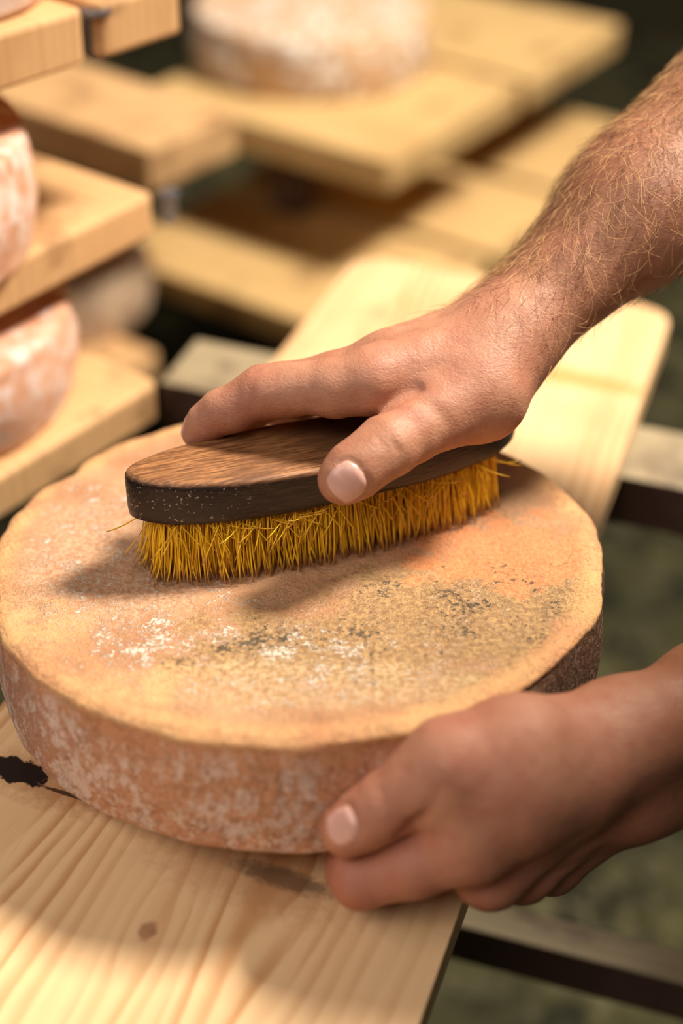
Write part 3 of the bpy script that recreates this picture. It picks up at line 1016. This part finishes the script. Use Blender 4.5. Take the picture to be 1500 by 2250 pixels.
# ---- right arm
R_ = Arm()
wr, wu = S(1108, 750, .693), S(1090, 722, .724)
ind = [(S(815, 836, .668), .0150), (S(735, 851, .670), .0140), (S(668, 853, .673), .0118), (S(625, 858, .676), .0124), (S(578, 862, .678), .0126), (S(545, 876, .680), .0104), (S(512, 898, .682), .0106), (S(484, 906, .684), .0102), (S(452, 928, .687), .0088), (S(432, 952, .690), .0074)]
midf = [(S(850, 797, .690), .0142), (S(735, 832, .694), .0128), (S(618, 854, .699), .0124), (S(560, 872, .704), .0100), (S(520, 895, .709), .0096), (S(470, 945, .716), .0078)]
ringf = [(S(890, 778, .709), .0132), (S(658, 872, .722), .0115), (S(580, 890, .730), .0090), (S(530, 940, .736), .0075)]
litf = [(S(930, 768, .727), .0120), (S(740, 872, .742), .0100), (S(665, 885, .747), .0082), (S(620, 930, .750), .0068)]
thm = [(S(968, 903, .668), .0168), (S(905, 945, .659), .0148), (S(852, 979, .651), .0143), (S(812, 1008, .647), .0129), (S(775, 1036, .645), .0130), (S(752, 1055, .6445), .0113)]
R_.fingers = [ind, midf, ringf, litf, thm]
f1, f2 = S(1402, 468, .715), S(1390, 450, .735)
R_.palm = [
    (ind[0][0], wr, .0150, .0205, .01),
    (midf[0][0], (wr + wu) / 2, .0148, .0195, .010),
    (ringf[0][0], (wr * .3 + wu * .7), .0135, .0185, .010),
    (litf[0][0], wu, .0125, .0180, .010),
    (thm[0][0], S(1050, 862, .680), .0168, .0215, .012),
    (S(1050, 862, .680), wr, .0215, .0205, .014),
    (S(960, 850, .690), S(1060, 830, .700), .016, .020, .014),
    (S(930, 850, .715), S(1060, 800, .720), .014, .018, .014),
    (wr, f1, .0205, .0330, .016),
    (wu, f2, .0185, .0300, .016),
    (f1, S(1800, 90, .745), .0330, .0440, .02),
    (f2, S(1790, 70, .775), .0300, .0400, .02),
    (S(1790, 85, .755), np.array([.50, .213, .46]), .042, .047, .03),
]
R_.crease = [
    ([S(836, 905, .652), S(872, 880, .653), S(915, 856, .655)], 0.0034, 0.0034),
    ([S(846, 955, .638), S(872, 985, .636), S(885, 1010, .636)], 0.0006, 0.0014),
    ([S(828, 960, .637), S(850, 990, .634), S(862, 1020, .634)], 0.0005, 0.0012),
    ([S(560, 815, .668), S(548, 870, .665), S(556, 905, .667)], 0.0007, 0.0025),
    ([S(655, 865, .660), S(662, 905, .662)], 0.0007, 0.002),
    ([S(783, 870, .655), S(788, 903, .656)], 0.0008, 0.003),
    ([S(720, 790, .672), S(800, 800, .660), S(840, 790, .665)], 0.0010, 0.006),
    ([S(860, 735, .690), S(960, 705, .700), S(1050, 680, .700)], -0.0010, 0.006),
    ([S(830, 780, .668), S(940, 770, .672), S(1050, 740, .675)], -0.0012, 0.007),
    ([S(960, 840, .655), S(1000, 870, .655), S(1010, 920, .656)], 0.0006, 0.006),
    ([S(1130, 800, .678), S(1150, 830, .685)], 0.0025, 0.007),
    ([S(870, 790, .664), S(930, 800, .662), S(990, 780, .664), S(1060, 770, .668)], -0.0009, 0.0032),
    ([S(930, 745, .682), S(990, 735, .684), S(1040, 700, .690)], -0.0008, 0.003),
    ([S(905, 870, .650), S(950, 890, .646), S(985, 930, .648)], 0.0007, 0.003),
    ([S(790, 985, .632), S(812, 1010, .630), S(826, 1038, .631)], -0.0005, 0.004),
    ([S(1080, 640, .700), S(1110, 690, .680), S(1130, 760, .676)], 0.0006, 0.004),
    ([S(1098, 632, .700), S(1128, 690, .680), S(1144, 770, .676)], 0.0005, 0.003),
]
RN = (S(760, 1057, .632), thm[5][0] - thm[2][0], -FW + UP * 0.10 - RT * 0.10, .0158, .0156)
R_.nail_groove(*RN)
V, F_ = R_.mesh()
skin_r = skin_mat('skin_brushing_arm', lin(192, 142, 113), lin(164, 100, 78), lin(140, 92, 64))
ra = mesh_obj('arm', V, F_, skin_r)
ra['label'] = 'hairy right forearm and hand gripping the brush'
adopt(ra)
red = np.zeros(len(V))
for p, r, a in ((ind[4][0], .016, .75), (ind[7][0], .013, .5), (ind[9][0], .012, .5), (ind[0][0], .03, .35), (thm[5][0], .014, .35), (S(880, 900, .66), .02, .4), (midf[2][0], .016, .6)):
    red = np.maximum(red, a * falloff(V, p, r))
set_attr(ra, 'red', red)
ax = (f1 - wr) / np.linalg.norm(f1 - wr)
ta = np.clip(((V - wr) @ ax) / 0.05, 0, 1)
upside = np.clip(((V - (wr + wu) / 2) @ np.array([-0.55, 0.1, 0.8]) + .005) / .03, 0, 1)
set_attr(ra, 'tan', np.maximum(ta * (0.18 + 0.35 * upside), 0.45 * falloff(V, S(798, 982, .634), .011)))  # tanned forearm, plus shading of the thumb joint painted in
tdir = thm[5][0] - thm[2][0]
nail(R_, ra, *RN)
nail(R_, ra, S(424, 944, .690), ind[9][0] - ind[7][0], UP * 0.5 - RT * 0.9 + FW * 0.2, .0105, .011)

def hair(arm, obj, V, F_, sel, n, seed, main_dir, lens, mat, spread=0.6, lean=0.4):
    rnd = np.random.RandomState(seed)
    fc = V[F_].mean(1)
    w = sel(fc)
    w = w / w.sum()
    pick = rnd.choice(len(F_), n, p=w)
    P = fc[pick] + rnd.uniform(-1, 1, (n, 3)) * 0.0009
    P = arm.project(P, 2)
    G = arm.grad(P); G /= np.linalg.norm(G, axis=1)[:, None]
    D = main_dir[None] + rnd.normal(0, spread, (n, 3))
    D -= G * (D * G).sum(1)[:, None]
    D /= np.linalg.norm(D, axis=1)[:, None]
    C = np.cross(G, D)
    L = rnd.uniform(lens[0], lens[1], n)
    curl = rnd.normal(0, 0.45, n)
    VV = []; FF = []; tone = []
    segs = 4
    for i in range(n):
        b = len(VV)
        tn = rnd.rand()
        for k in range(segs + 1):
            t = k / segs
            p = P[i] + L[i] * (D[i] * t + G[i] * lean * (t - 0.45 * t * t) + C[i] * curl[i] * t * t)
            r = 0.00009 * (1 - 0.5 * t)
            for s in range(3):
                a = s * 2.0944
                VV.append(p + r * (C[i] * math.cos(a) + G[i] * math.sin(a)))
                tone.append(tn)
        for k in range(segs):
            for s in range(3):
                s2 = (s + 1) % 3
                FF.append((b + k * 3 + s, b + k * 3 + s2, b + (k + 1) * 3 + s2, b + (k + 1) * 3 + s))
    o = mesh_obj('arm_hair', np.array(VV), FF, mat, obj)
    o['kind'] = 'stuff'
    set_attr(o, 'tone', np.array(tone))
    return o
g = NT('arm_hair')
c = g.mix(g.step(g.attr('tone'), 0.35, 0.75), lin(104, 62, 34), lin(240, 196, 134))
hair_m = g.done(c, 0.4, 0.5)
def hsel(fc):
    t = (fc - wr) @ ax
    rel = (fc - wr) @ np.array([-0.55, 0.15, 0.8])
    return np.clip((t + 0.012) / 0.05, 0, 1) * np.clip((0.24 - t) / .02, 0, 1) * (0.35 + np.clip(rel / 0.02 + 0.3, 0, 1.6))
h = hair(R_, ra, V, F_, hsel, 4600, 3, RT * 0.35 - UP * 0.75 - ax * 0.5, (.007, .015), hair_m)
h['label'] = 'fine blond and brown hair on the forearm'

# ---- left arm
L_ = Arm()
li = [(S(1035, 1850, .584), .0162), (S(910, 1897, .590), .0140), (S(793, 1930, .598), .0125), (np.array([.0325, -.150, .0185]), .0108), (np.array([.030, -.134, .0145]), .0100), (np.array([.028, -.112, .0125]), .0085)]
lm = [(S(1075, 1918, .605), .0145), (np.array([.078, -.119, .0135]), .0115), (np.array([.062, -.099, .0125]), .0095), (np.array([.048, -.086, .0120]), .0080)]
lr = [(S(1145, 1912, .628), .0135), (np.array([.103, -.099, .0120]), .0110), (np.array([.087, -.080, .0125]), .0092), (np.array([.074, -.068, .0120]), .0078)]
ll = [(S(1210, 1900, .650), .0125), (np.array([.124, -.086, .0070]), .0098), (np.array([.111, -.066, .0120]), .0084), (np.array([.099, -.056, .0125]), .0070)]
lt = [(S(985, 1672, .575), .0170), (S(915, 1722, .577), .0145), (S(852, 1768, .580), .0135), (S(805, 1798, .583), .0124), (S(764, 1822, .5855), .0116)]
L_.fingers = [li, lm, lr, ll, lt]
lwr, lwu = S(1368, 1612, .612), S(1395, 1732, .632)
le1, le2 = S(1580, 1540, .635), S(1590, 1672, .655)
L_.palm = [
    (li[0][0], S(1330, 1650, .604), .0165, .0190, .01),
    (lm[0][0], S(1350, 1680, .614), .0145, .0180, .006),
    (lr[0][0], S(1370, 1710, .624), .0135, .0175, .006),
    (ll[0][0], lwu, .0125, .0180, .008),
    (lt[0][0], S(1135, 1640, .582), .0170, .0185, .012),
    (S(1135, 1640, .582), lwr, .0185, .0195, .014),
    (S(1080, 1725, .588), S(1260, 1690, .598), .020, .0215, .016),
    (S(1030, 1765, .586), S(1130, 1745, .585), .0165, .0200, .016),
    (S(1005, 1725, .581), S(1120, 1700, .584), .0165, .0205, .016),
    (lwr, lwu, .0200, .0190, .012),
    (lwr, le1, .0205, .0250, .014),
    (lwu, le2, .0195, .0260, .014),
    (le1, S(2080, 1330, .70), .0250, .042, .02),
    (le2, S(2080, 1420, .72), .0260, .042, .02),
    (S(2080, 1370, .71), np.array([.50, -.09, .29]), .042, .046, .03),
]
L_.crease = [
    ([S(880, 1838, .572), S(925, 1790, .568), S(970, 1730, .562)], 0.0022, 0.0032),
    ([S(1005, 1950, .590), S(1090, 1935, .592), S(1200, 1895, .600), S(1260, 1840, .604), S(1300, 1790, .606)], 0.0018, 0.0055),
    ([S(1120, 1965, .612), S(1220, 1910, .618), S(1300, 1850, .622)], 0.0016, 0.004),
    ([S(1040, 1850, .565), S(1150, 1780, .576), S(1280, 1700, .586)], -0.0012, 0.008),
    ([S(838, 1735, .568), S(850, 1770, .566), S(862, 1800, .566)], 0.0005, 0.0013),
    ([S(826, 1742, .569), S(836, 1778, .567), S(848, 1808, .567)], 0.0005, 0.0012),
    ([S(815, 1752, .570), S(824, 1785, .568)], 0.0004, 0.0012),
    ([S(1290, 1560, .600), S(1300, 1640, .590), S(1310, 1740, .598)], 0.0007, 0.006),
]
LN = (S(752, 1813, .575), lt[4][0] - lt[2][0], -FW * 0.8 + UP * 0.30 - RT * 0.45, .0138, .0142)
L_.nail_groove(*LN)
V2, F2 = L_.mesh()
skin_l = skin_mat('skin_steadying_arm', lin(184, 131, 104), lin(164, 98, 78), lin(116, 72, 46))
la = mesh_obj('arm', V2, F2, skin_l)
la['label'] = 'left hand steadying the cheese by its front edge, thumb on the side'
adopt(la)
red = np.zeros(len(V2))
for p, r, a in ((li[2][0], .02, .8), (li[1][0], .018, .4), (lt[4][0], .014, .4), (lt[2][0], .016, .3), (lm[0][0], .02, .5), (S(1140, 1960, .62), .02, .5)):
    red = np.maximum(red, a * falloff(V2, p, r))
set_attr(la, 'red', red)
ax2 = (le1 - lwr) / np.linalg.norm(le1 - lwr)
set_attr(la, 'tan', 0.8 * np.clip(((V2 - lwr) @ ax2 + .03) / 0.06, 0, 1))  # shade over wrist and forearm painted in as darker skin
nail(L_, la, *LN)

# ---- the rest of the person, standing out of frame at the right
A3 = lambda x, y, z: np.array([x + 0.08, y, z])
def lump(name, mat, prims, step=0.007, label=None):
    a = Arm()
    a.palm = prims
    Vx, Fx = a.mesh(step, 8)
    o = mesh_obj(name, Vx, Fx, mat)
    if label:
        o['label'] = label
    adopt(o)
    return o
def cloth(name, c1, c2):
    g = NT(name)
    n = g.noise(g.obj, 40.0, 4)
    g.bump(g.noise(g.obj, 1200.0, 2), 0.3, 0.0006)
    return g.done(g.mix(n, c1, c2), 0.85, 0.2)
shirt_m = cloth('shirt_cloth', lin(70, 70, 66), lin(92, 90, 84))
trouser_m = cloth('trouser_cloth', lin(40, 44, 56), lin(56, 60, 72))
shoe_m = cloth('shoe_leather', lin(40, 30, 24), lin(54, 42, 34))
lump('shirt', shirt_m, [
    (A3(.48, .21, .52), A3(.47, -.12, .40), .068, .066, .05),
    (A3(.48, .05, .45), A3(.66, .05, .28), .118, .128, .05),
    (A3(.50, .14, .46), A3(.64, .13, .30), .085, .09, .05),
    (A3(.50, -.04, .42), A3(.64, -.03, .28), .085, .09, .05),
    (A3(.66, .05, .28), A3(.79, .05, .12), .130, .135, .05),
    (A3(.47, .21, .50), A3(.365, .21, .39), .064, .056, .04),
    (A3(.46, -.12, .37), A3(.395, -.07, .22), .062, .055, .04)], label='dark grey short-sleeved shirt')
lump('trousers', trouser_m, [
    (A3(.79, .10, .10), A3(.79, .0, .10), .128, .128, .05),
    (A3(.80, .13, .08), A3(.77, .14, -.25), .092, .068, .03),
    (A3(.77, .14, -.25), A3(.80, .14, -.56), .066, .055, .03),
    (A3(.80, -.03, .08), A3(.77, -.05, -.25), .092, .068, .03),
    (A3(.77, -.05, -.25), A3(.80, -.05, -.56), .066, .055, .03)], label='dark blue trousers')
for yy in (.14, -.05):
    lump('shoe', shoe_m, [(A3(.82, yy, FZ + .045), A3(.64, yy, FZ + .034), .045, .034, .02), (A3(.80, yy, FZ + .05), A3(.80, yy, FZ + .1), .045, .042, .02)], 0.006)
fd = np.array([-.78, 0, -.62]); ud = np.array([-.62, 0, .78]); rd = np.array([0, 1.0, 0]); hc = A3(.43, .06, .66)
P_ = lambda f, u, r: hc + fd * f + ud * u + rd * r
lump('head', skin_r, [
    (P_(-.015, .03, 0), P_(.01, .03, 0), .086, .080, .03),
    (P_(.03, -.05, .02), P_(.03, -.05, -.02), .058, .058, .04),
    (P_(.07, -.085, .008), P_(.07, -.085, -.008), .022, .022, .03),
    (P_(.088, .005, 0), P_(.104, -.03, 0), .008, .013, .012),
    (P_(.075, .028, .035), P_(.075, .028, -.035), .014, .014, .02),
    (P_(.08, -.062, .016), P_(.08, -.062, -.016), .011, .011, .008),
    (P_(0, -.01, .083), P_(-.012, .02, .088), .011, .014, .008),
    (P_(0, -.01, -.083), P_(-.012, .02, -.088), .011, .014, .008),
    (P_(-.02, -.04, 0), A3(.51, .05, .49), .052, .058, .03)], 0.005)
lump('hair', cloth('head_hair', lin(70, 46, 28), lin(98, 66, 40)), [
    (P_(-.03, .045, 0), P_(.012, .058, 0), .088, .074, .03),
    (P_(-.05, -.01, .03), P_(-.05, -.01, -.03), .062, .062, .03)], 0.005)
